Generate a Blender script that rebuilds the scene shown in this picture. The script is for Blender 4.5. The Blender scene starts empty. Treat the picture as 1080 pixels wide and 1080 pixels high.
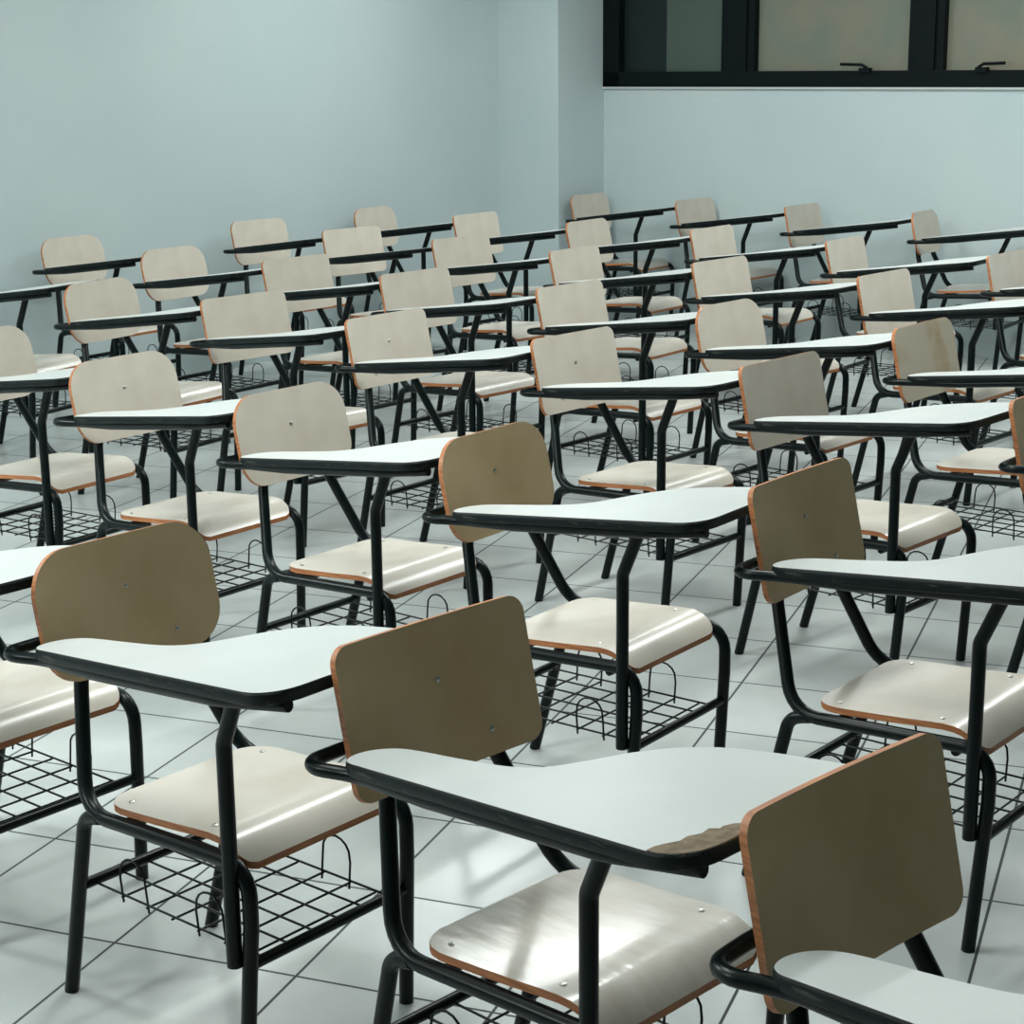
import bpy, bmesh, math, random
from mathutils import Vector, Matrix
random.seed(7)
C = bpy.context.scene
COL = C.collection

# ------------------------------------------------------------------ camera
CAM_F, CAM_H, CAM_PITCH, CAM_ROLL = 1910.2, 1.69846, 0.243864, -0.0100007
cd = bpy.data.cameras.new('camera'); cam = bpy.data.objects.new('camera', cd); COL.objects.link(cam)
cd.sensor_fit = 'HORIZONTAL'; cd.sensor_width = 36.0; cd.lens = 36.0 * CAM_F / 1080.0
cd.clip_start = 0.05; cd.clip_end = 100
fw = Vector((0, math.cos(CAM_PITCH), -math.sin(CAM_PITCH)))
rt = Vector((1, 0, 0)); up = rt.cross(fw)
rt2 = math.cos(CAM_ROLL) * rt + math.sin(CAM_ROLL) * up
up2 = -math.sin(CAM_ROLL) * rt + math.cos(CAM_ROLL) * up
M = Matrix.Identity(4)
for r in range(3):
    M[r][0] = rt2[r]; M[r][1] = up2[r]; M[r][2] = -fw[r]; M[r][3] = (0, 0, CAM_H)[r]
cam.matrix_world = M
C.camera = cam

# ------------------------------------------------------------------ room axes, world, lights, exposure
ANG = math.radians(-40.0)
N = Vector((math.cos(ANG), math.sin(ANG), 0))          # the way the chairs face
U = Vector((-N.y, N.x, 0))                             # along the left wall, away from the camera
def room(n, u, z=0.0): return N * n + U * u + Vector((0, 0, z))
N_LEFT, N_PILLAR, U_PILLAR, U_BACK, N_RIGHT, U_NEAR, Z_CEIL = -7.88, -7.375, 9.29, 9.772, 5.0, -4.5, 3.05

w = bpy.data.worlds.new('world'); C.world = w; w.use_nodes = True
bg = w.node_tree.nodes['Background']; bg.inputs[0].default_value = (0.75, 0.9, 0.95, 1); bg.inputs[1].default_value = 0.05

def lamp(n, u, power, sx=1.2, sy=0.3, z=2.98, color=(0.94, 1.0, 0.975)):
    ld = bpy.data.lights.new('ceiling_lamp', 'AREA'); ld.shape = 'RECTANGLE'; ld.size = sx; ld.size_y = sy
    ld.energy = power; ld.color = color
    o = bpy.data.objects.new('ceiling_lamp', ld); COL.objects.link(o)
    o.matrix_world = Matrix.Translation(room(n, u, z)) @ Matrix.Rotation(ANG + math.pi / 2, 4, 'Z')
    return o
for n, u, p in ((-3.05, 1.6, 54), (-3.0, 4.0, 54), (-2.7, 6.3, 56), (-3.0, 8.3, 40)):
    lamp(n, u, p)
for n, u, p in ((-6.0, 4.8, 26), (-6.5, 7.5, 44), (-4.6, 7.9, 34)):
    lamp(n, u, p)
def fill_point(n, u, power):  # added unseen point fill that brightens the back wall and pillar front
    ld = bpy.data.lights.new('added_fill_light', 'POINT'); ld.energy = power; ld.shadow_soft_size = 0.18; ld.color = (0.94, 1.0, 0.975)
    o = bpy.data.objects.new('added_fill_light', ld); COL.objects.link(o); o.location = room(n, u, 2.75)
for n, u in ((-5.9, 1.2), (-4.6, -1.8)):
    fill_point(n, u, 170)
vs = C.view_settings
C.display_settings.display_device = 'sRGB'
vs.view_transform = 'Standard'; vs.look = 'None'; vs.gamma = 1.0; vs.use_curve_mapping = False
vs.exposure = -0.26

# ------------------------------------------------------------------ materials
def mat(name, base, rough=0.5, spec=0.5, metallic=0.0, coat=0.0):
    m = bpy.data.materials.new(name); m.use_nodes = True
    b = m.node_tree.nodes['Principled BSDF']
    b.inputs['Base Color'].default_value = (*base, 1); b.inputs['Roughness'].default_value = rough
    b.inputs['Specular IOR Level'].default_value = spec; b.inputs['Metallic'].default_value = metallic
    b.inputs['Coat Weight'].default_value = coat; b.inputs['Coat Roughness'].default_value = 0.12
    return m
def nd(m, t, **kw):
    n = m.node_tree.nodes.new(t)
    for k, v in kw.items(): setattr(n, k, v)
    return n
def lk(m, a, b): m.node_tree.links.new(a, b)
def noise_mix(m, c1, c2, scale, lo=0.4, hi=0.6, detail=4, coord='Object', stretch=None):
    b = m.node_tree.nodes['Principled BSDF']
    tc = nd(m, 'ShaderNodeTexCoord'); ns = nd(m, 'ShaderNodeTexNoise'); rp = nd(m, 'ShaderNodeValToRGB')
    ns.inputs['Scale'].default_value = scale; ns.inputs['Detail'].default_value = detail
    src = tc.outputs[coord]
    if stretch:
        mp = nd(m, 'ShaderNodeMapping'); mp.inputs['Scale'].default_value = stretch
        lk(m, src, mp.inputs['Vector']); src = mp.outputs[0]
    lk(m, src, ns.inputs['Vector']); lk(m, ns.outputs['Fac'], rp.inputs['Fac'])
    rp.color_ramp.elements[0].position = lo; rp.color_ramp.elements[0].color = (*c1, 1)
    rp.color_ramp.elements[1].position = hi; rp.color_ramp.elements[1].color = (*c2, 1)
    lk(m, rp.outputs['Color'], b.inputs['Base Color'])
    return ns, rp
def bump(m, src, strength=0.1, dist=0.002):
    bp = nd(m, 'ShaderNodeBump'); bp.inputs['Strength'].default_value = strength; bp.inputs['Distance'].default_value = dist
    lk(m, src, bp.inputs['Height']); lk(m, bp.outputs[0], m.node_tree.nodes['Principled BSDF'].inputs['Normal'])

M_LAM = mat('beige_laminate', (0.60, 0.54, 0.45), 0.36, 0.35)
noise_mix(M_LAM, (0.525, 0.468, 0.395), (0.575, 0.523, 0.45), 9, 0.3, 0.6)
M_TAN = mat('tan_laminate', (0.55, 0.45, 0.31), 0.38, 0.3)  # browner laminate, used on some nearer backrests
noise_mix(M_TAN, (0.48, 0.35, 0.20), (0.55, 0.42, 0.255), 7, 0.3, 0.6)
M_STAIN = mat('stained_beige_laminate', (0.58, 0.52, 0.42), 0.36, 0.4)
noise_mix(M_STAIN, (0.44, 0.33, 0.20), (0.56, 0.49, 0.385), 6, 0.30, 0.46)
M_SEAT = mat('beige_seat_laminate', (0.66, 0.60, 0.52), 0.24, 0.5)
noise_mix(M_SEAT, (0.565, 0.50, 0.42), (0.64, 0.59, 0.52), 5, 0.3, 0.55)
M_FILM = mat('glossy_film_seat', (0.64, 0.60, 0.54), 0.22, 0.5, coat=0.3)
ns, _ = noise_mix(M_FILM, (0.60, 0.54, 0.47), (0.66, 0.62, 0.56), 9, 0.3, 0.6, 2, 'Object', (1, 3, 1))
bump(M_FILM, ns.outputs['Fac'], 0.35, 0.005)
M_PLY = mat('plywood_edge', (0.30, 0.11, 0.045), 0.45, 0.4)
noise_mix(M_PLY, (0.36, 0.13, 0.05), (0.54, 0.21, 0.08), 40, 0.35, 0.65, 3, 'Object', (0.3, 0.3, 6))
M_TOP = mat('white_tablet_laminate', (0.74, 0.76, 0.75), 0.32, 0.5)
noise_mix(M_TOP, (0.55, 0.575, 0.565), (0.61, 0.63, 0.62), 4, 0.3, 0.6)
M_STEEL = mat('black_painted_steel', (0.0025, 0.0068, 0.0072), 0.30, 0.20)
M_BAND = mat('black_edge_band', (0.014, 0.020, 0.020), 0.42, 0.18)
noise_mix(M_BAND, (0.003, 0.0075, 0.008), (0.10, 0.10, 0.085), 34, 0.60, 0.80, 5, 'Object', (0.5, 0.5, 3))
M_UNDER = mat('tablet_underside', (0.06, 0.05, 0.04), 0.7, 0.2)
M_MDF = mat('bare_chipboard', (0.23, 0.18, 0.13), 0.8, 0.1)
noise_mix(M_MDF, (0.16, 0.12, 0.085), (0.27, 0.21, 0.15), 60, 0.35, 0.65)
M_SCREW = mat('steel_screw', (0.55, 0.55, 0.52), 0.3, 0.5, 1.0)
M_WALL = mat('pale_blue_grey_paint', (0.52, 0.60, 0.60), 0.6, 0.25)
ns, _ = noise_mix(M_WALL, (0.46, 0.545, 0.56), (0.495, 0.57, 0.58), 1.3, 0.35, 0.65, 5)
n2 = nd(M_WALL, 'ShaderNodeTexNoise'); n2.inputs['Scale'].default_value = 60; bump(M_WALL, n2.outputs['Fac'], 0.05, 0.003)
M_CEIL = mat('white_ceiling_paint', (0.75, 0.78, 0.77), 0.8, 0.1)
M_DARKWALL = mat('dark_unseen_wall', (0.03, 0.06, 0.05), 0.7, 0.2)  # unseen walls coloured dark to cut light bounced onto the near backrests
M_WINF = mat('black_window_metal', (0.003, 0.006, 0.007), 0.5, 0.10)
M_PANE = mat('smoked_frosted_glass', (0.10, 0.105, 0.08), 0.35, 0.5)
noise_mix(M_PANE, (0.14, 0.165, 0.13), (0.20, 0.185, 0.135), 3, 0.35, 0.65)
M_PANE2 = mat('frosted_glass_dim_outside', (0.055, 0.080, 0.065), 0.35, 0.5)  # shaded outside behind the left pane, put into its tint
M_PANE3 = mat('dark_outside_strip', (0.007, 0.014, 0.016), 0.4, 0.3)  # shadow outside the left pane, painted as a dark strip
M_SILL = mat('pale_sill_strip', (0.5, 0.53, 0.52), 0.6, 0.2)

# tiled floor: 40 cm tiles laid at an angle to the walls
M_FLOOR = mat('pale_floor_tile', (0.62, 0.66, 0.64), 0.22, 0.5)
def floor_nodes(m):
    b = m.node_tree.nodes['Principled BSDF']
    geo = nd(m, 'ShaderNodeNewGeometry')
    ph = math.radians(69.18); cells = []; masks = []
    for vec, off, per in (((math.sin(ph), -math.cos(ph), 0), 0.305, 0.4042), ((math.cos(ph), math.sin(ph), 0), -2.80 + 0.386 * 20, 0.386)):
        dot = nd(m, 'ShaderNodeVectorMath', operation='DOT_PRODUCT'); dot.inputs[1].default_value = vec
        lk(m, geo.outputs['Position'], dot.inputs[0])
        a = nd(m, 'ShaderNodeMath', operation='ADD'); a.inputs[1].default_value = off + per * 40; lk(m, dot.outputs['Value'], a.inputs[0])
        d = nd(m, 'ShaderNodeMath', operation='DIVIDE'); d.inputs[1].default_value = per; lk(m, a.outputs[0], d.inputs[0])
        fr = nd(m, 'ShaderNodeMath', operation='FRACT'); lk(m, d.outputs[0], fr.inputs[0])
        fl = nd(m, 'ShaderNodeMath', operation='FLOOR'); lk(m, d.outputs[0], fl.inputs[0]); cells.append(fl)
        s = nd(m, 'ShaderNodeMath', operation='SUBTRACT'); s.inputs[1].default_value = 0.5; lk(m, fr.outputs[0], s.inputs[0])
        ab = nd(m, 'ShaderNodeMath', operation='ABSOLUTE'); lk(m, s.outputs[0], ab.inputs[0])
        g = nd(m, 'ShaderNodeMath', operation='GREATER_THAN'); g.inputs[1].default_value = 0.5 - 0.0031 / per; lk(m, ab.outputs[0], g.inputs[0]); masks.append(g)
    mx = nd(m, 'ShaderNodeMath', operation='MAXIMUM'); lk(m, masks[0].outputs[0], mx.inputs[0]); lk(m, masks[1].outputs[0], mx.inputs[1])
    cb = nd(m, 'ShaderNodeCombineXYZ'); lk(m, cells[0].outputs[0], cb.inputs[0]); lk(m, cells[1].outputs[0], cb.inputs[1])
    wn = nd(m, 'ShaderNodeTexWhiteNoise'); lk(m, cb.outputs[0], wn.inputs['Vector'])
    nz = nd(m, 'ShaderNodeTexNoise'); nz.inputs['Scale'].default_value = 2.6; nz.inputs['Detail'].default_value = 5
    lk(m, geo.outputs['Position'], nz.inputs['Vector'])
    rp = nd(m, 'ShaderNodeValToRGB'); rp.color_ramp.elements[0].position = 0.3; rp.color_ramp.elements[1].position = 0.65
    rp.color_ramp.elements[0].color = (0.465, 0.50, 0.495, 1); rp.color_ramp.elements[1].color = (0.57, 0.60, 0.59, 1)
    lk(m, nz.outputs['Fac'], rp.inputs['Fac'])
    vr = nd(m, 'ShaderNodeMapRange'); vr.inputs['To Min'].default_value = 0.95; vr.inputs['To Max'].default_value = 1.03; lk(m, wn.outputs['Value'], vr.inputs['Value'])
    mu = nd(m, 'ShaderNodeMix', data_type='RGBA', blend_type='MULTIPLY'); mu.inputs['Factor'].default_value = 1
    lk(m, rp.outputs['Color'], mu.inputs['A']); lk(m, vr.outputs[0], mu.inputs['B'])
    gm = nd(m, 'ShaderNodeMix', data_type='RGBA'); gm.inputs['B'].default_value = (0.045, 0.055, 0.055, 1)
    lk(m, mx.outputs[0], gm.inputs['Factor']); lk(m, mu.outputs['Result'], gm.inputs['A']); lk(m, gm.outputs['Result'], b.inputs['Base Color'])
    rg = nd(m, 'ShaderNodeMapRange'); rg.inputs['To Min'].default_value = 0.24; rg.inputs['To Max'].default_value = 0.8
    lk(m, mx.outputs[0], rg.inputs['Value']); lk(m, rg.outputs[0], b.inputs['Roughness'])
floor_nodes(M_FLOOR)

# ------------------------------------------------------------------ mesh helpers
def new_obj(name, bm, mats, parent=None, smooth=True, angle=40):
    bmesh.ops.recalc_face_normals(bm, faces=bm.faces)
    if smooth:
        for f in bm.faces: f.smooth = True
        ca = math.radians(angle)
        for e in bm.edges:
            if len(e.link_faces) == 2 and e.calc_face_angle(0) > ca: e.smooth = False
    me = bpy.data.meshes.new(name); bm.to_mesh(me); bm.free()
    for m in (mats if isinstance(mats, (list, tuple)) else [mats]): me.materials.append(m)
    o = bpy.data.objects.new(name, me); COL.objects.link(o)
    if parent: o.parent = parent
    return o
def fillet(pts, R, seg=6):
    pts = [Vector(p) for p in pts]; out = [pts[0]]
    for i in range(1, len(pts) - 1):
        r = R[i] if isinstance(R, dict) and i in R else (R if not isinstance(R, dict) else R.get('d', 0.03))
        a, b, c = pts[i - 1], pts[i], pts[i + 1]
        d1 = (a - b); d2 = (c - b); l1, l2 = d1.length, d2.length; d1.normalize(); d2.normalize()
        th = d1.angle(d2)
        if th > math.radians(176): out.append(b); continue
        t = min(r / math.tan(th / 2), 0.48 * l1, 0.48 * l2)
        p0, p1 = b + d1 * t, b + d2 * t
        rr = t * math.tan(th / 2); bis = (d1 + d2).normalized(); cen = b + bis * (rr / math.sin(th / 2))
        v0, v1 = p0 - cen, p1 - cen; tot = v0.angle(v1); ax = v0.cross(v1).normalized()
        for k in range(seg + 1): out.append(cen + Matrix.Rotation(tot * k / seg, 3, ax) @ v0)
    out.append(pts[-1]); return out
def tube(bm, pts, r, seg=10, caps=True):
    pts = [Vector(p) for p in pts]; rings = []; nrm = None
    for i, p in enumerate(pts):
        t = ((pts[min(i + 1, len(pts) - 1)] - p).normalized() + (p - pts[max(i - 1, 0)]).normalized()).normalized()
        if nrm is None:
            nrm = t.cross(Vector((0, 0, 1)) if abs(t.z) < 0.9 else Vector((1, 0, 0))).normalized()
        else:
            nrm = (nrm - t * nrm.dot(t)).normalized()
        bn = t.cross(nrm)
        rings.append([bm.verts.new(p + (nrm * math.cos(2 * math.pi * k / seg) + bn * math.sin(2 * math.pi * k / seg)) * r) for k in range(seg)])
    for a, b in zip(rings, rings[1:]):
        for k in range(seg): bm.faces.new((a[k], a[(k + 1) % seg], b[(k + 1) % seg], b[k]))
    if caps: bm.faces.new(rings[0]); bm.faces.new(rings[-1][::-1])
def box(bm, x0, x1, y0, y1, z0, z1):
    v = [bm.verts.new((x, y, z)) for x in (x0, x1) for y in (y0, y1) for z in (z0, z1)]
    for f in ((0, 1, 3, 2), (4, 6, 7, 5), (0, 4, 5, 1), (2, 3, 7, 6), (0, 2, 6, 4), (1, 5, 7, 3)): bm.faces.new([v[i] for i in f])
def rbox(bm, n0, n1, u0, u1, z0, z1):        # a box in room axes
    v = [bm.verts.new(room(n, u, z)) for n in (n0, n1) for u in (u0, u1) for z in (z0, z1)]
    for f in ((0, 1, 3, 2), (4, 6, 7, 5), (0, 4, 5, 1), (2, 3, 7, 6), (0, 2, 6, 4), (1, 5, 7, 3)): bm.faces.new([v[i] for i in f])

# ------------------------------------------------------------------ the room
def struct(name, bm, m, parent=None, smooth=False):
    o = new_obj(name, bm, m, parent, smooth)
    if parent is None: o['kind'] = 'structure'
    return o
bm = bmesh.new(); rbox(bm, N_LEFT - .2, N_RIGHT + .2, U_NEAR - .2, U_BACK + .3, -0.1, 0.0); struct('floor', bm, M_FLOOR)
bm = bmesh.new(); rbox(bm, N_LEFT - .2, N_RIGHT + .2, U_NEAR - .2, U_BACK + .3, Z_CEIL, Z_CEIL + .1); struct('ceiling', bm, M_CEIL)
bm = bmesh.new(); rbox(bm, N_LEFT - .2, N_LEFT, U_NEAR - .2, U_BACK + .3, 0, Z_CEIL); struct('wall_left', bm, M_WALL)
bm = bmesh.new(); rbox(bm, N_LEFT, N_PILLAR, U_PILLAR, U_BACK + .25, 0, Z_CEIL); struct('wall_corner', bm, M_WALL)
WZ0, WZ1, WN1 = 1.53, 2.75, 3.2
bm = bmesh.new()
rbox(bm, N_PILLAR, N_RIGHT, U_BACK, U_BACK + .25, 0, WZ0)
rbox(bm, N_PILLAR, N_RIGHT, U_BACK, U_BACK + .25, WZ1, Z_CEIL)
rbox(bm, WN1, N_RIGHT, U_BACK, U_BACK + .25, WZ0, WZ1)
struct('wall_back', bm, M_WALL)
bm = bmesh.new(); rbox(bm, N_RIGHT, N_RIGHT + .2, U_NEAR, U_BACK + .25, 0, Z_CEIL); struct('wall_front', bm, M_DARKWALL)
bm = bmesh.new(); rbox(bm, N_LEFT, N_RIGHT, U_NEAR - .2, U_NEAR, 0, Z_CEIL); struct('wall_near', bm, M_DARKWALL)

# window: black metal frame, wide mullions, frosted panes, awning latches
win = bpy.data.objects.new('window_1', None); COL.objects.link(win); win.location = room(-5.0, U_BACK, WZ0); win['kind'] = 'structure'
bpy.context.view_layer.update()
INV = Matrix.Translation(-room(-5.0, U_BACK, WZ0))
def wpart(name, boxes, m):
    bm = bmesh.new()
    for b in boxes: rbox(bm, *b)
    bm.transform(INV)
    return new_obj(name, bm, m, win, smooth=False)
uf, ub = U_BACK - .012, U_BACK + .09
mull = [(-6.46, -6.22), (-5.17, -4.95), (-3.9, -3.68), (-2.63, -2.41), (-1.36, -1.14), (-0.09, 0.13), (1.18, 1.4)]
fr = [(N_PILLAR, WN1, uf, ub, WZ0, WZ0 + .095), (N_PILLAR, WN1, uf, ub, WZ1 - .08, WZ1), (N_PILLAR, N_PILLAR + .13, uf, ub, WZ0, WZ1), (WN1 - .1, WN1, uf, ub, WZ0, WZ1)]
fr += [(a + .05, b - .05, uf - .004, ub, WZ0 + .09, WZ1 - .07) for a, b in mull]
wpart('window_frame', fr, M_WINF)
sash = []
for a, b in mull: sash += [(a, a + .052, uf + .012, ub, WZ0 + .09, WZ1 - .07), (b - .052, b, uf + .012, ub, WZ0 + .09, WZ1 - .07)]
wpart('sash', sash, M_WINF)
ug = U_BACK + .05
xs = [N_PILLAR + .12] + [x for ab in mull for x in ab] + [WN1 - .09]
for i in range(0, len(xs), 2):
    a, b = xs[i], xs[i + 1]
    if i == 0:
        p = wpart('dark_view_strip', [(a, a + .34, ug, ug + .008, WZ0 + .08, WZ1 - .06)], M_PANE3)  # painted shade over part of the left pane, not a separate pane
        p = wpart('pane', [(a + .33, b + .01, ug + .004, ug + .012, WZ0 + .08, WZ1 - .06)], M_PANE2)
    else:
        p = wpart('pane', [(a - .01, b + .01, ug, ug + .008, WZ0 + .08, WZ1 - .06)], M_PANE)
def latch(n, s):
    bm = bmesh.new(); z = WZ0 + .095
    rbox(bm, n - .035, n + .035, uf - .02, uf + .02, z - .012, z + .016)
    p = [room(n + .02 * s, uf - .012, z + .014), room(n - .015 * s, uf - .02, z + .034), room(n - .15 * s, uf - .03, z + .038)]
    tube(bm, fillet(p, .02), .009, 8)
    bm.transform(INV); new_obj('latch', bm, M_WINF, win)
latch(-5.44, 1); latch(-4.70, -1)
bm = bmesh.new(); rbox(bm, N_PILLAR, WN1, U_BACK - .016, U_BACK + .05, WZ0 - .012, WZ0); bm.transform(INV); new_obj('sill_strip', bm, M_SILL, win, smooth=False)

# ------------------------------------------------------------------ the tablet armchair, local axes: x forward, y to the sitter's left
R_T = 0.0138
def seat_mesh(mat_top):
    bm = bmesh.new()
    D0, D1, W0, W1, RC0, RC1, TH = -0.190, 0.186, 0.374, 0.362, 0.060, 0.030, 0.013
    xs = [D0 + (D1 - D0) * t for t in (0, .006, .02, .05, .09, .15, .25, .4, .55, .68, .77, .83, .87, .90, .93, .955, .975, .99, 1.0)]
    def half(x):
        w = (W0 + (W1 - W0) * (x - D0) / (D1 - D0)) / 2
        if x < D0 + RC0: d = D0 + RC0 - x; w -= RC0 - math.sqrt(max(0, RC0 ** 2 - d ** 2))
        if x > D1 - RC1: d = x - (D1 - RC1); w -= RC1 - math.sqrt(max(0, RC1 ** 2 - d ** 2))
        return w
    def top(x, y):
        t = (x - D0) / (D1 - D0)
        z = 0.428 + 0.020 * min(1, t / 0.75) ** 1.4
        if t > 0.80:
            q = (t - 0.80) / 0.20
            z -= 0.040 * q ** 2.2
        z -= 0.004 * math.sin(math.pi * min(1, t / .8)) * (1 - (2 * y / W0) ** 2)
        return z
    NY = 14; T = []; B = []
    for x in xs:
        h = half(x); ys = [h * (2 * k / NY - 1) for k in range(NY + 1)]
        T.append([bm.verts.new((x, y, top(x, y))) for y in ys])
        B.append([bm.verts.new((x, y, top(x, y) - TH)) for y in ys])
    def q(a, b, c, d, mi):
        f = bm.faces.new((a, b, c, d)); f.material_index = mi
    for i in range(len(xs) - 1):
        for k in range(NY):
            q(T[i][k], T[i + 1][k], T[i + 1][k + 1], T[i][k + 1], 0)
            q(B[i][k], B[i][k + 1], B[i + 1][k + 1], B[i + 1][k], 1)
        q(T[i][0], B[i][0], B[i + 1][0], T[i + 1][0], 1); q(T[i][NY], T[i + 1][NY], B[i + 1][NY], B[i][NY], 1)
    for k in range(NY):
        q(T[0][k], T[0][k + 1], B[0][k + 1], B[0][k], 1); q(T[-1][k], B[-1][k], B[-1][k + 1], T[-1][k + 1], 1)
    return bm
def back_mesh(rt_, rb_):
    bm = bmesh.new()
    P0, P1 = Vector((-0.285, 0, 0.618)), Vector((-0.338, 0, 0.855)); H = (P1 - P0).length; ax = (P1 - P0) / H
    nrm = Vector((ax.z, 0, -ax.x)); W = 0.404; TH = 0.012
    def half(v):
        w = W / 2
        if v < rb_: d = rb_ - v; w -= rb_ - math.sqrt(max(0, rb_ ** 2 - d ** 2))
        if v > H - rt_: d = v - (H - rt_); w -= rt_ - math.sqrt(max(0, rt_ ** 2 - d ** 2))
        return w
    vs_ = sorted(set([rb_ * (1 - math.cos(a * math.pi / 16)) for a in range(9)] + [H - rt_ * (1 - math.cos(a * math.pi / 16)) for a in range(9)] + [H * t for t in (.4, .5, .6)]))
    NY = 16; F = []; B = []
    for v in vs_:
        h = half(v); f_, b_ = [], []
        for k in range(NY + 1):
            y = h * (2 * k / NY - 1); s = 1 - (2 * y / W) ** 2
            p = P0 + ax * v + Vector((0, y, 0)) - nrm * 0.010 * s + nrm * 0.004
            f_.append(bm.verts.new(p)); b_.append(bm.verts.new(p - nrm * TH))
        F.append(f_); B.append(b_)
    def q(a, b, c, d, mi): f = bm.faces.new((a, b, c, d)); f.material_index = mi
    for i in range(len(vs_) - 1):
        for k in range(NY):
            q(F[i][k], F[i][k + 1], F[i + 1][k + 1], F[i + 1][k], 0); q(B[i][k], B[i + 1][k], B[i + 1][k + 1], B[i][k + 1], 0)
        q(F[i][0], F[i + 1][0], B[i + 1][0], B[i][0], 1); q(F[i][NY], B[i][NY], B[i + 1][NY], F[i + 1][NY], 1)
    for k in range(NY):
        q(F[0][k], B[0][k], B[0][k + 1], F[0][k + 1], 1); q(F[-1][k], F[-1][k + 1], B[-1][k + 1], B[-1][k], 1)
    return bm
# tablet outline in plan (counter-clockwise from the rear outer end along the outer edge)
def catmull(p, n=5):
    out = []
    for i in range(len(p) - 1):
        a, b, c, d = p[max(i - 1, 0)], p[i], p[i + 1], p[min(i + 2, len(p) - 1)]
        for k in range(n):
            t = k / n
            out.append(tuple(0.5 * (2 * b[j] + (c[j] - a[j]) * t + (2 * a[j] - 5 * b[j] + 4 * c[j] - d[j]) * t * t + (3 * b[j] - a[j] - 3 * c[j] + d[j]) * t ** 3) for j in (0, 1)))
    out.append(p[-1]); return out
OUT = [(-0.205, -0.268), (0.39, -0.343)]
FRONT = [(0.39, -0.343), (0.413, -0.341), (0.433, -0.330), (0.447, -0.310), (0.452, -0.285)]
INC = [(0.452, -0.012), (0.446, 0.010), (0.432, 0.025), (0.410, 0.030)]
INN = [(0.410, 0.030), (0.30, 0.031), (0.225, 0.022), (0.165, -0.005), (0.120, -0.050), (0.088, -0.105), (0.058, -0.148), (0.02, -0.171), (-0.03, -0.179), (-0.10, -0.180), (-0.175, -0.179), (-0.215, -0.184), (-0.242, -0.202), (-0.252, -0.226), (-0.247, -0.250), (-0.230, -0.264), (-0.205, -0.268)]
OUTLINE = OUT[:1] + catmull(FRONT, 4) + catmull(INC, 4) + catmull(INN, 5)[1:-1]
SLOPE = 0.093 / 0.70
def tz(x): return 0.724 + SLOPE * (x + 0.232)
def offset(o, d):
    n = len(o); r = []
    for i in range(n):
        a, b, c = Vector(o[i - 1]), Vector(o[i]), Vector(o[(i + 1) % n])
        t = ((b - a).normalized() + (c - b).normalized()).normalized(); r.append((b.x + t.y * d, b.y - t.x * d))
    return r
T_TH = 0.021
def tablet_mesh():
    bm = bmesh.new(); o = offset(OUTLINE, 0.0014)
    t = [bm.verts.new((x, y, tz(x))) for x, y in o]; b = [bm.verts.new((x, y, tz(x) - T_TH + .002)) for x, y in o]
    f = bm.faces.new(t); f.material_index = 0; f = bm.faces.new(b[::-1]); f.material_index = 1
    for i in range(len(o)):
        j = (i + 1) % len(o); f = bm.faces.new((t[i], b[i], b[j], t[j])); f.material_index = 1
    return bm
def band_mesh():
    bm = bmesh.new(); oi = offset(OUTLINE, -0.0016); oo = offset(OUTLINE, 0.0035); om = offset(OUTLINE, 0.0015)
    prof = [(oi, -0.0016), (om, -0.0016), (oo, -0.004), (oo, -T_TH + .003), (om, -T_TH), (oi, -T_TH)]
    rings = [[bm.verts.new((x, y, tz(x) + dz)) for x, y in o] for o, dz in prof]
    n = len(OUTLINE)
    for a, b in zip(rings, rings[1:] + rings[:1]):
        for i in range(n): bm.faces.new((a[i], a[(i + 1) % n], b[(i + 1) % n], b[i]))
    return bm
ZR = 0.401     # seat rail height
def frame_mesh():
    bm = bmesh.new()
    half = [(0.203, -0.188, 0.30), (0.203, -0.188, ZR + .016), (-0.232, -0.188, ZR - .006), (-0.312, -0.121, 0.604), (-0.345, -0.070, 0.725), (-0.356, -0.046, 0.768)]
    pts = half + [(x, -y, z) for x, y, z in half[::-1]]
    tube(bm, fillet(pts, {1: .06, 2: .085, 3: .1, 4: .1, 5: .05, 6: .05, 7: .1, 8: .1, 9: .085, 10: .06}), R_T, 12)
    for x in (-0.13, 0.13):                    # cross bars that carry the seat
        tube(bm, [(x, -.188, ZR - .002), (x, .188, ZR - .002)], .010, 8)
    return bm
def front_leg(s):
    bm = bmesh.new(); tube(bm, [(0.203, .188 * s, 0.31), (0.183, .197 * s, 0.0)], R_T, 12); return bm
def rear_leg(s):
    bm = bmesh.new()
    tube(bm, fillet([(-0.19, .188 * s, ZR - .004), (-0.238, .186 * s, ZR - .016), (-0.338, .172 * s, 0.0)], .05), R_T, 12); return bm
def post_mesh():
    bm = bmesh.new()
    tube(bm, fillet([(0.176, -0.204, 0.236), (0.176, -0.204, 0.632), (0.236, -0.212, 0.766)], .035), R_T, 12); return bm
def arm_mesh():
    bm = bmesh.new(); k = .029
    p = [(-0.345, -0.078, 0.69), (-0.338, -0.19, 0.694), (-0.322, -0.285, 0.700), (-0.225, -0.255, tz(-.225) - .022), (-0.06, -0.2745, tz(-.06) - k), (0.30, -0.316, tz(.30) - k), (0.440, -0.300, tz(.440) - k)]
    tube(bm, fillet(p, {1: .08, 2: .055, 3: .15, 4: .2, 5: .2}), .011, 12); return bm
ZB = 0.238
def bar_mesh(x, y): 
    bm = bmesh.new(); tube(bm, [(x, -y, ZB), (x, y, ZB)], .0105, 10); return bm
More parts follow.
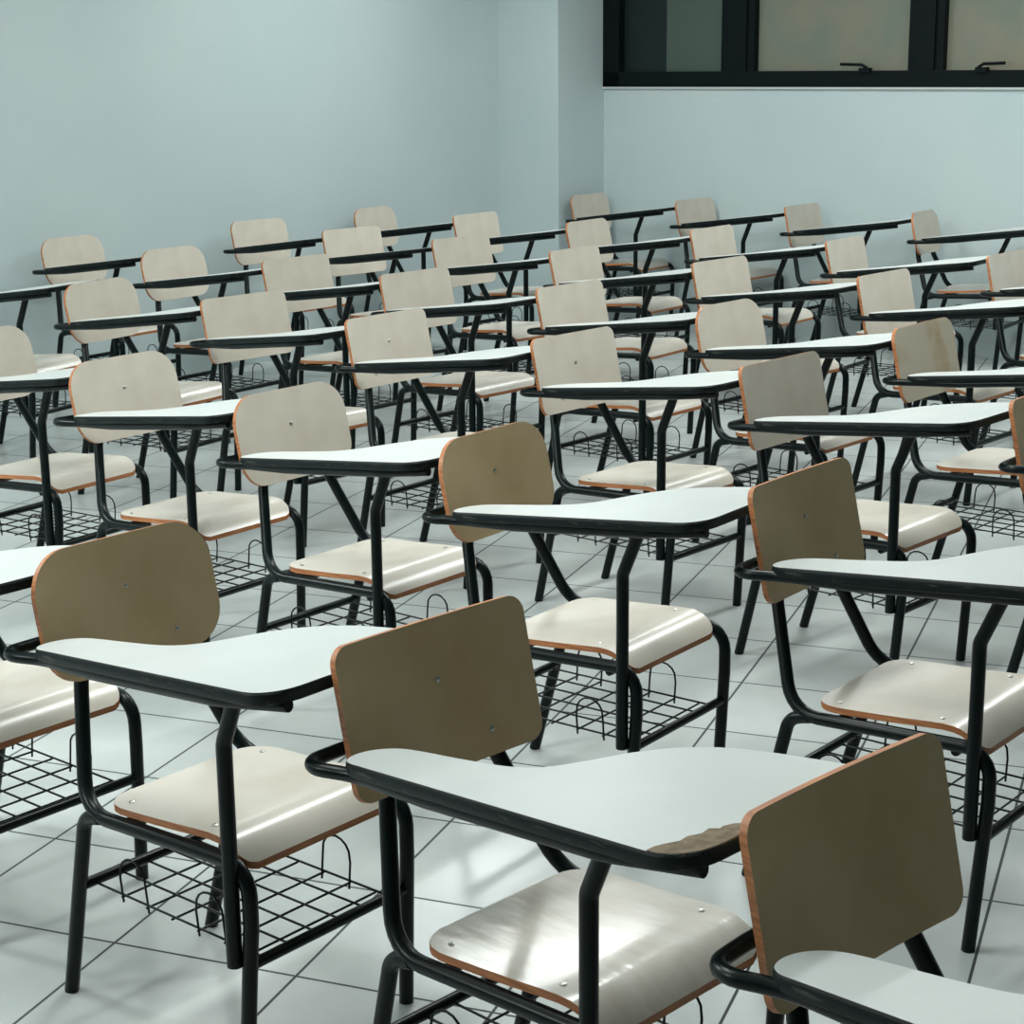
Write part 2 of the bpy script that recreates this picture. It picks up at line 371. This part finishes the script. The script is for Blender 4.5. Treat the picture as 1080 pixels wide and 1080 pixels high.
def basket_mesh():
    bm = bmesh.new(); x0, x1 = -0.272, 0.198; r = .0023
    ys = [-.150, -.09, -.03, .03, .09, .150]
    for y in ys: tube(bm, [(x0, y, ZB - .004), (x1, y, ZB - .004)], r, 6)
    for x in (-.19, -.12, -.05, .02, .09, .155): tube(bm, [(x, -.153, ZB - .009), (x, .153, ZB - .009)], r, 6)
    for y in (-.153, .153):
        for x in (-.155, .055):
            p = [(x - .036, y * .97, ZB - .02), (x - .036, y, ZB + .03)] + [(x - .036 * math.cos(a * math.pi / 8), y, ZB + .038 + .036 * math.sin(a * math.pi / 8)) for a in range(1, 8)] + [(x + .036, y, ZB + .03), (x + .036, y * .97, ZB - .02)]
            tube(bm, p, r, 6)
    return bm
def screw_mesh():
    bm = bmesh.new(); bmesh.ops.create_uvsphere(bm, u_segments=10, v_segments=5, radius=.0055)
    bmesh.ops.scale(bm, vec=(1, 1, .35), verts=bm.verts); return bm

LIB = {}
def keep(key, name, bm, mats):
    o = new_obj(name, bm, mats); LIB[key] = (name, o.data); bpy.data.objects.remove(o)
keep('seat', 'seat', seat_mesh(M_SEAT), [M_SEAT, M_PLY])
keep('film_seat', 'seat', seat_mesh(M_FILM), [M_FILM, M_PLY])
keep('back_round', 'backrest', back_mesh(.085, .075), [M_LAM, M_PLY])
keep('back_mid', 'backrest', back_mesh(.055, .055), [M_LAM, M_PLY])
keep('back_square', 'backrest', back_mesh(.030, .030), [M_LAM, M_PLY])
keep('back_stain', 'backrest', back_mesh(.050, .045), [M_STAIN, M_PLY])
keep('back_round_tan', 'backrest', back_mesh(.085, .075), [M_TAN, M_PLY])
keep('back_square_tan', 'backrest', back_mesh(.030, .030), [M_TAN, M_PLY])
keep('tablet', 'writing_tablet', tablet_mesh(), [M_TOP, M_UNDER])
keep('band', 'edge_band', band_mesh(), M_BAND)
keep('frame', 'tube_frame', frame_mesh(), M_STEEL)
keep('fl', 'leg', front_leg(1), M_STEEL); keep('fr', 'leg', front_leg(-1), M_STEEL)
keep('rl', 'leg', rear_leg(1), M_STEEL); keep('rr', 'leg', rear_leg(-1), M_STEEL)
keep('post', 'tablet_post', post_mesh(), M_STEEL)
keep('arm', 'tablet_arm', arm_mesh(), M_STEEL)
keep('bar_f', 'stretcher', bar_mesh(0.1985, .186), M_STEEL)
keep('bar_r', 'stretcher', bar_mesh(-0.272, .172), M_STEEL)
keep('basket', 'wire_basket', basket_mesh(), M_STEEL)
keep('screw', 'screw', screw_mesh(), M_SCREW)
def inst(key, parent, loc=None, rot=None):
    name, me = LIB[key]; o = bpy.data.objects.new(name, me); COL.objects.link(o); o.parent = parent
    if loc: o.location = loc
    if rot: o.rotation_euler = rot
    return o
BACK_TILT = math.atan2(0.053, 0.237)
def armchair(x, y, yaw, label, back='back_mid', seat='seat', screws=False):
    t = bpy.data.objects.new('tablet_armchair', None); COL.objects.link(t)
    t.location = (x, y, 0); t.rotation_euler = (0, 0, yaw); t.empty_display_size = .2
    t['label'] = label; t['category'] = 'chair'; t['group'] = 'tablet armchairs in the classroom'
    s = inst(seat, t); b = inst(back, t); tb = inst('tablet', t); inst('band', tb)
    for k in ('frame', 'fl', 'fr', 'rl', 'rr', 'post', 'arm', 'bar_f', 'bar_r', 'basket'): inst(k, t)
    if screws:
        for (py, pz) in ((0, .762), (-.095, .660), (.095, .660)):
            v = (pz - .618) / .237; sag = .010 * (1 - (py / .202) ** 2) - .004
            inst('screw', b, (-.285 - .053 * v - sag * .976 + .001, py, pz - sag * .22), (0, math.pi / 2 - BACK_TILT, 0))
        for (px, py) in ((-.14, -.155), (-.14, .155), (.085, -.155), (.085, .155)):
            tt = (px + .19) / .376; z = .428 + .020 * min(1, tt / .75) ** 1.4 - .004 * math.sin(math.pi * min(1, tt / .8)) * (1 - (2 * py / .374) ** 2)
            inst('screw', s, (px, py, z + .001), (0, 0, 0))
    return t, tb

CH = {}
def ch(key, x, y, yaw, label, **kw): CH[key] = armchair(x, y, yaw, label, **kw)
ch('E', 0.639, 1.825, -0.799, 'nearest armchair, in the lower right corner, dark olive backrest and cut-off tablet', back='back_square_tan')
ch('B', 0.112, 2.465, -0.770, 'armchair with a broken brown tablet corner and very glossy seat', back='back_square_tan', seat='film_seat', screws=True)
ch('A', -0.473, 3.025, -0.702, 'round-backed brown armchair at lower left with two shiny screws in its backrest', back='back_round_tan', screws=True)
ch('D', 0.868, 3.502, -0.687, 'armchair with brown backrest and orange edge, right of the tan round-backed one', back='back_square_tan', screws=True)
ch('AA', -1.071, 3.565, -0.704, 'armchair at the left edge showing seat and basket behind the round-backed brown one', back='back_round')
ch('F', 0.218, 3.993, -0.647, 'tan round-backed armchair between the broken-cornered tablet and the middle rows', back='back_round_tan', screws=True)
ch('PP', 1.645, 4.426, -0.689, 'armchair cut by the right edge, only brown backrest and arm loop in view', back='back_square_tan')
ch('G', -0.342, 4.579, -0.685, 'round-backed grey armchair left of and behind the tan round-backed one', back='back_round', screws=True)
ch('K', 1.030, 4.975, -0.736, 'square-backed tan armchair just behind the brown orange-edged one at right', back='back_square')
ch('H', -0.904, 5.166, -0.662, 'round-backed pale armchair left of the round-backed grey one, bare screw in its back', back='back_round', screws=True)
ch('J', 0.450, 5.536, -0.727, 'square-backed pale armchair in the picture centre, behind the tan round-backed one', back='back_square', screws=True)
ch('L', 1.607, 5.688, -0.701, 'armchair with a brown-stained rounded backrest near the right edge', back='back_stain')
ch('I', -1.478, 5.761, -0.601, 'armchair cut by the left edge, with its whole seat and tablet post in view', back='back_round')
ch('M', -0.171, 6.052, -0.678, 'square-backed pale armchair, next one left of the centre chair in its row', back='back_square', screws=True)
ch('MM', 1.030, 6.252, -0.721, 'round-topped pale armchair directly behind the square-backed tan one', back='back_round')
ch('N', -0.760, 6.604, -0.742, 'square-backed pale armchair, two to the left of the centre chair in its row', back='back_square')
ch('KK', 0.486, 6.852, -0.715, 'square-backed pale armchair, fifth from the left in the fourth row from the back wall', back='back_square')
ch('R', 1.767, 7.132, -0.725, 'pale armchair behind the brown-stained backrest, last in the third row from the back wall', back='back_square')
ch('O', -1.383, 7.173, -0.554, 'round-backed pale armchair at left, second row out from the left wall', back='back_round')
ch('T', -0.148, 7.352, -0.734, 'square-backed pale armchair, fourth from the left in the fourth row from the back wall', back='back_square')
ch('LL', 1.165, 7.691, -0.731, 'square-backed pale armchair, fifth from the left in the third row from the back wall', back='back_square')
ch('CC', 2.467, 7.854, -0.674, 'pale armchair cut by the right edge in the row next to the back wall row', back='back_square')
ch('S', -2.150, 7.930, -0.470, 'armchair at the left edge showing only its tablet against the wall', back='back_round')
ch('Z', -0.708, 7.961, -0.705, 'square-backed pale armchair, third from the left in the fourth row from the back wall', back='back_square')
ch('JJ', 0.572, 8.264, -0.627, 'square-backed pale armchair, fourth from the left in the third row from the back wall', back='back_square')
ch('Q', -1.341, 8.467, -0.639, 'rounded pale armchair directly in front of the leftmost left wall armchair', back='back_round')
ch('DD', 1.891, 8.605, -0.630, 'pale armchair, fifth from the left in the row next to the back wall row', back='back_square')
ch('U', 0.004, 8.849, -0.744, 'square-backed pale armchair, third from the left in the third row from the back wall', back='back_square')
ch('P', -1.963, 9.102, -0.613, 'leftmost armchair standing right against the left wall', back='back_round')
ch('OO', 1.312, 9.259, -0.671, 'pale armchair, fourth from the left in the row next to the back wall row', back='back_square')
ch('Y', -0.590, 9.394, -0.760, 'square-backed pale armchair directly in front of the middle left wall armchair', back='back_square')
ch('II', 0.692, 9.777, -0.642, 'rounded pale armchair right below the corner armchair, third in the row next to it', back='back_mid')
ch('X', -1.151, 9.997, -0.711, 'middle armchair of the three against the left wall', back='back_mid')
ch('FF', 2.637, 10.200, -0.570, 'rightmost armchair of the row against the back wall, rounded backrest', back='back_round')
ch('V', 0.072, 10.292, -0.646, 'pale armchair standing just in front of the pillar', back='back_square')
ch('EE', 2.008, 10.699, -0.671, 'third armchair from the left against the back wall below the window', back='back_square')
ch('W', -0.536, 10.845, -0.576, 'farthest armchair against the left wall, rounded backrest near the pillar', back='back_round')
ch('GG', 1.410, 11.234, -0.721, 'second armchair from the left against the back wall', back='back_mid')
ch('HH', 0.783, 11.747, -0.665, 'leftmost armchair against the back wall, in the corner beside the pillar', back='back_mid')
# broken front corner of the near tablet: bare chipboard where the laminate is gone
tb = CH['B'][1]
bm = bmesh.new()
cp = [(0.3895, -0.3445), (0.4134, -0.3424), (0.4342, -0.3312), (0.4484, -0.3104), (0.4534, -0.285), (0.4534, -0.215), (0.438, -0.212), (0.424, -0.222), (0.418, -0.236), (0.420, -0.244), (0.408, -0.250), (0.411, -0.268), (0.402, -0.284), (0.404, -0.300), (0.394, -0.318), (0.389, -0.330)]
tv = [bm.verts.new((x, y, tz(x) + .0010)) for x, y in cp]; bv = [bm.verts.new((x, y, tz(x) - .003)) for x, y in cp]
bm.faces.new(tv); bm.faces.new(bv[::-1])
for i in range(len(cp)):
    j = (i + 1) % len(cp); bm.faces.new((tv[i], bv[i], bv[j], tv[j]))
o = new_obj('broken_corner', bm, M_MDF, tb, smooth=False); o['label'] = 'bare brown chipboard where the tablet corner is broken'
